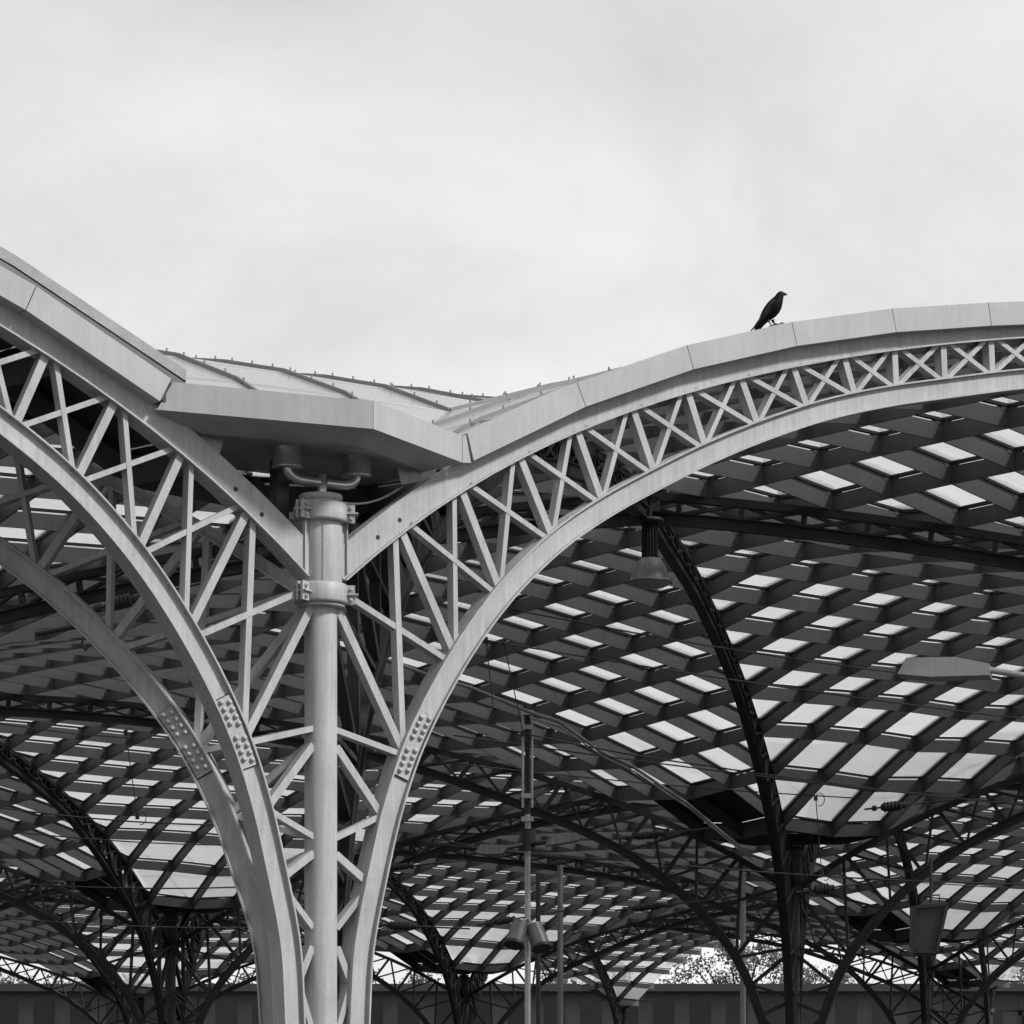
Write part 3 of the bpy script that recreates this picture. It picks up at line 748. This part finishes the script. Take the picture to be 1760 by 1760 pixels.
# floodlights at the lower end
for x0, y0, x1, y1, lab in ((896,1585,884,1622,'left facing drum'), (917,1590,930,1628,'right facing drum')):
    f_ = T('floodlight', P(x0, y0, YM-.25), 'round dark floodlight on the mast near the bottom, %s tilted down' % lab.replace('facing drum', 'one,'), 'floodlight', canopy=False)
    mb = MB(); mb.tube([P(x0,y0,YM-.25), P(x1,y1,YM-.35)], [.125,.15], 20); f_.part('housing', mb, 'lampshade')
    mb = MB(); mb.tube([P(x1,y1-2,YM-.34), P(x1+(x1-x0)*.08,y1+3,YM-.36)], .155, 20); f_.part('rim', mb, 'dark')
    mb = MB(); mb.tube([P(907,1578,YM), P(x0,y0,YM-.25)], .02, 6); f_.part('bracket', mb, 'galv')

# second hanging pair of poles in the middle distance
for x, y0, y1, r, m_, lab in ((963,1488,1700,.06,'lampshade','thin grey pole standing in shadow right of the mast'), (925,1500,1720,.05,'dark','thin dark pole standing close right of the mast'),(1277,1495,1760,.06,'conduit','thin pale pole left of the second pillar')):
    v = at(x, y0, 70); q = MB(); q.tube([(v.x, 70, GROUND), v], r, 10); o = q.build('service_pole', m_); tag(o, lab, 'pole', 'thin poles below the roof')

# conduit rail sloping across the middle
pts = [(905,1222),(960,1240),(1030,1290),(1085,1316),(1150,1360),(1180,1380),(1240,1430),(1290,1470)]
q = MB(); v = [at(x, y, 49+i*1.6) for i, (x, y) in enumerate(pts)]; q.tube(v, .028, 10); q.tube([p+Vector((.05,.1,-.08)) for p in v], .014, 8)
o = q.build('conduit_pipe', 'conduit'); tag(o, 'pale conduit pipe sloping down to the right from the top of the mast', 'pipe')
pts = [(600,1108),(740,1162),(810,1182),(905,1222)]
q = MB(); v = [at(x, y, 46+i*.9) for i, (x, y) in enumerate(pts)]; q.tube(v, .025, 10); o = q.build('conduit_pipe', 'conduit'); tag(o, 'pale conduit pipe behind the right arch running to the top of the mast', 'pipe')

# ------------------------------------------------------------------ overhead wires
WIRES = [((864,1044),(1541,1156),44,.012,'uppermost overhead wire, passing under the hanging lamp'),
 ((826,1099),(1800,1240),44,.012,'second overhead wire from the top, starting at the two droppers'),
 ((780,1232),(1220,1317),47,.014,'overhead wire crossing the top of the mast'),
 ((1220,1317),(1800,1385),57,.014,'overhead wire across the rib right of the mast'),
 ((780,1264),(1800,1388),50,.013,'overhead wire just under the mast top'),
 ((780,1312),(1480,1372),55,.012,'overhead wire ending at the right insulator'),
 ((740,1450),(1800,1530),60,.012,'overhead wire passing the lamp heads'),
 ((740,1440),(1010,1475),58,.010,'short overhead wire beside the lamp heads'),
 ((-20,1385),(384,1418),46,.012,'overhead wire at left with a dropper clamp'),
 ((-20,1425),(440,1453),48,.010,'thin overhead wire low at the left'),
 ((-20,1515),(430,1524),50,.012,'overhead wire at left with a loop'),
 ((-20,1575),(440,1594),50,.012,'lowest overhead wire at the left'),
 ((-20,1240),(300,1270),48,.010,'overhead wire under the left edge arch'),
 ((1180,1488),(1800,1520),52,.014,'overhead wire holding the lower right insulator')]
for (x0,y0),(x1,y1),Y0,r,lab in WIRES:
    Y1 = Y0*(HY-y0)/(HY-y1); a_, b_ = at(x0,y0,Y0), at(x1,y1,Y1); q = MB(); pts = []
    for i in range(17):
        u = i/16; p = a_.lerp(b_, u); p.z -= 4*u*(1-u)*.06; pts.append(p)
    q.tube(pts, r, 5); tag(q.build('overhead_wire', 'wire'), lab, 'wire', 'overhead wires under the roof')
def dropper(x0, y0, x1, y1, Y, lab, loop=True):
    t_ = T('wire_dropper', at(x0, y0, Y), lab, 'dropper wire', 'wire droppers', canopy=False)
    q = MB(); q.tube([at(x0,y0,Y), at(x1,y1,Y)], .008, 5); t_.part('wire', q, 'wire')
    for (x, y) in ((x0, y0), (x1, y1)):
        q = MB(); q.tube([at(x,y-3,Y), at(x,y+6,Y)], .03, 8); t_.part('clamp', q, 'wire')
        if loop:
            q = MB(); q.tube([at(x+7+8*math.cos(a)*(1), y+4-11*math.sin(a), Y) for a in [PI*.9-i*PI*1.5/12 for i in range(13)]], .007, 5, cap=False); t_.part('loop', q, 'wire')
dropper(866,1106,899,1260,46,'wire dropper slanting down to the mast')
dropper(835,1098,850,1238,46,'wire dropper hanging left of the mast', False)
dropper(216,1258,236,1402,48,'wire dropper hanging at the left under the edge arches')
dropper(1402,1370,1412,1498,52,'wire dropper hanging right of the second pillar rib')
dropper(125,1520,124,1600,50,'wire dropper at the lower left corner', False)
def insulator(x0, y0, x1, y1, Y, r, lab):
    t_ = T('insulator', at(x0, y0, Y), lab, 'insulator', 'ceramic wire insulators', canopy=False)
    a_, b_ = at(x0,y0,Y), at(x1,y1,Y); q = MB(); n = 40; pts, rr = [], []
    for i in range(n+1):
        u = i/n; pts.append(a_.lerp(b_, u)); rr.append(r*(.93+.07*math.cos(u*2*PI*6))*min(1, .72+3.2*min(u-.06, .94-u)) if .06 < u < .94 else r*.6)
    q.tube(pts, rr, 16); t_.part('ceramic_body', q, 'insul')
    d = (b_-a_).normalized()
    q = MB(); q.tube([a_-d*.30, a_+d*.02], .018, 8); q.tube([a_-d*.16, a_-d*.08], .05, 8); t_.part('end_fitting', q, 'dark')
    q = MB(); q.tube([b_-d*.02, b_+d*.9], .013, 8); q.tube([b_, b_+d*.06], .05, 8); t_.part('end_fitting', q, 'dark')
insulator(1514,1388,1552,1384,60,.095,'dark ribbed insulator on the wire right of the second pillar, upper one')
insulator(1398,1530,1428,1526,56,.095,'dark ribbed insulator on the wire beside the second pillar head, lower one')
insulator(1090,1438,1136,1433,58,.07,'dark insulator among the far trusses in the middle')
insulator(1085,1562,1140,1556,60,.07,'dark insulator low in the middle right of the mast')
insulator(850,1585,880,1580,55,.065,'dark insulator left of the floodlights')
insulator(665,1590,710,1592,52,.07,'dark insulator right of the front pillar foot')
insulator(665,1492,705,1488,52,.055,'small dark insulator right of the front pillar')
insulator(188,1040,230,1030,33,.075,'dark insulator seen between the two left arches')
# hook under the left diagonal arch
t_ = T('wire_hook', at(145,1085,33), 'dark clamp hook hanging under the left diagonal arch', 'hook', canopy=False)
q = MB(); q.tube([at(115,1080,33), at(140,1078,33), at(146,1090,33), at(141,1105,33), at(147,1118,33), at(153,1108,33)], .016, 7); t_.part('hook', q, 'dark')
q = MB(); q.tube([at(60,1090,33), at(150,1072,33)], .03, 8); t_.part('arm', q, 'dark')

# street lamp head at the right and the dark box below it
t_ = T('lamp_head', at(1590,1145,40), 'pale flat lamp head sticking in at the right edge', 'lamp', canopy=False)
q = MB(); f = [at(x, y, 39.8) for x, y in ((1542,1158),(1558,1130),(1640,1129),(1700,1140),(1700,1160),(1600,1163))]; b = [v_+Vector((.1,.45,0)) for v_ in f]; n = 6
q.add(f+b, [tuple(range(n))[::-1], tuple(range(n,2*n))]+[(i,(i+1)%n,n+(i+1)%n,n+i) for i in range(n)]); t_.part('housing', q, 'fascia')
q = MB(); q.tube([at(1690,1150,40), at(1850,1175,40)], .04, 10); t_.part('arm', q, 'galv')
t_ = T('loudspeaker_box', at(1600,1585,42), 'dark box hanging at the lower right corner', 'box', canopy=False)
q = MB(); f = [at(x, y, 41.8) for x, y in ((1570,1640),(1570,1557),(1632,1551),(1612,1640))]; b = [v_+Vector((0,.4,0)) for v_ in f]
q.add(f+b, [(3,2,1,0),(4,5,6,7)]+[(i,(i+1)%4,4+(i+1)%4,4+i) for i in range(4)]); t_.part('housing', q, 'dark')
q = MB()
for p_, r_ in (((1573,1560),(1627,1555)), ((1627,1555),(1609,1636)), ((1609,1636),(1573,1636)), ((1573,1636),(1573,1560))):
    q.bar(at(*p_, 41.77), at(*r_, 41.77), (0,1,0), .03, .05)
t_.part('front_frame', q, 'truss')
q = MB(); q.tube([at(1600,1552,42), at(1600,1475,42)], .02, 8); q.tube([at(1585,1556,42), at(1585,1540,42), at(1615,1538,42), at(1615,1553,42)], .012, 6); t_.part('hanger', q, 'dark')

# ------------------------------------------------------------------ the bird on the roof edge
def bird():
    u = (1331-CX)/FPX; bb = -.175
    A0 = Vector((AX-bb*S1, AY+bb*C1)); tt = (u*A0.y-A0.x)/(C1-u*S1); base = wpos(tt, bb, 0)
    # height of the fascia top there
    k = int((tt-1.29)/CELL); x0 = 1.29+k*CELL; f_ = (tt-x0)/CELL; z = edge_z(x0)*(1-f_)+edge_z(x0+CELL)*f_
    base.z = z; slope = (edge_z(x0+CELL)-edge_z(x0))/CELL
    t_ = T('bird', base, 'black crow perched on the roof edge facing right against the sky', 'bird', canopy=False)
    kx = .000375*base.y/31.0
    def V(cx, cy, y=0): return base+Vector(((cx-900)*kx, y, (1118-cy)*kx))
    def loft(st, n=20):
        secs = []
        for i, (cx, cy, hw, dep) in enumerate(st):
            p, q = st[max(i-1,0)], st[min(i+1,len(st)-1)]
            d = Vector((q[0]-p[0], 0, -(q[1]-p[1]))).normalized(); nr = Vector((-d.z, 0, d.x)); c = V(cx, cy)
            secs.append([c+nr*(hw*kx*math.cos(2*PI*j/n))+Vector((0, dep*kx*math.sin(2*PI*j/n), 0)) for j in range(n)])
        mb = MB(); mb.sweep(secs, True); return mb
    b = loft([(428,1243,52,34),(470,1190,66,52),(520,1120,78,72),(570,1040,92,90),(632,945,122,118),(702,855,158,150),(790,760,188,185),(870,660,195,200),(935,560,175,190),(985,470,140,155),(1020,400,112,120),(1040,345,98,104),(1058,300,78,86),(1070,262,45,55),(1078,243,14,20)])
    o = t_.part('body', b, 'feather')
    b = loft([(1085,305,62,60),(1130,312,50,42),(1165,318,38,28),(1200,325,22,16),(1232,334,4,4)], 14); t_.part('beak', b, 'wingm')
    for s_ in (-1, 1):
        st = [(905,490,20),(880,560,62),(830,660,80),(760,760,78),(690,850,62),(590,955,50),(490,1050,34),(392,1155,15),(292,1250,4)]
        mb = MB(); secs = []
        for i, (cx, cy, hw) in enumerate(st):
            p, q = st[max(i-1,0)], st[min(i+1,len(st)-1)]; d = Vector((q[0]-p[0], 0, -(q[1]-p[1]))).normalized(); nr = Vector((-d.z,0,d.x))
            c = V(cx-30*(1-i/8), cy-14*(1-i/8), s_*kx*(150 if i < 4 else 150-(i-3)*22)); c2 = c+Vector((0, s_*kx*34, 0))
            secs.append([c-nr*hw*kx, c2-nr*hw*kx*.6, c2+nr*hw*kx*.6, c+nr*hw*kx])
        mb.sweep(secs, True); t_.part('wing', mb, 'wingm')
        q = MB(); e = V(1092, 288, s_*kx*72); q.lathe([(kx*3,-kx*11),(kx*10,-kx*6),(kx*12,0),(kx*10,kx*6),(kx*3,kx*11)], e, 10); t_.part('eye', q, 'lens')
    for (hx, hy, kx_, ky, fx, fy, dy) in ((750,1000,790,1070,838,1118,-.02),(880,1010,940,1050,1030,1078,.02)):
        top = base.z; foot = V(fx, fy, dy); foot.z = base.z+slope*(foot.x-base.x)*1.1+.006
        q = MB(); q.tube([V(hx-20,hy-60,dy*.6), V(hx,hy,dy), V(kx_,ky,dy)], [.020,.010,.0055], 8)
        q.tube([V(kx_,ky,dy), foot], .0052, 8)
        for an, L_ in ((-.5,.036),(.0,.042),(.5,.036),(PI,.026)):
            e = foot+Vector((math.cos(an)*L_, math.sin(an)*L_, slope*math.cos(an)*L_)); m_ = (foot+e)/2+Vector((0,0,.006)); q.tube([foot, m_, e, e+Vector((math.cos(an)*.006,0,-.004))], [.005,.0045,.004,.001], 6)
        t_.part('leg', q, 'leg')
bird()

for me in bpy.data.meshes: pass
print('objects', len(bpy.data.objects), 'tris', sum(len(o.data.polygons) for o in bpy.data.objects if o.type == 'MESH')*2)
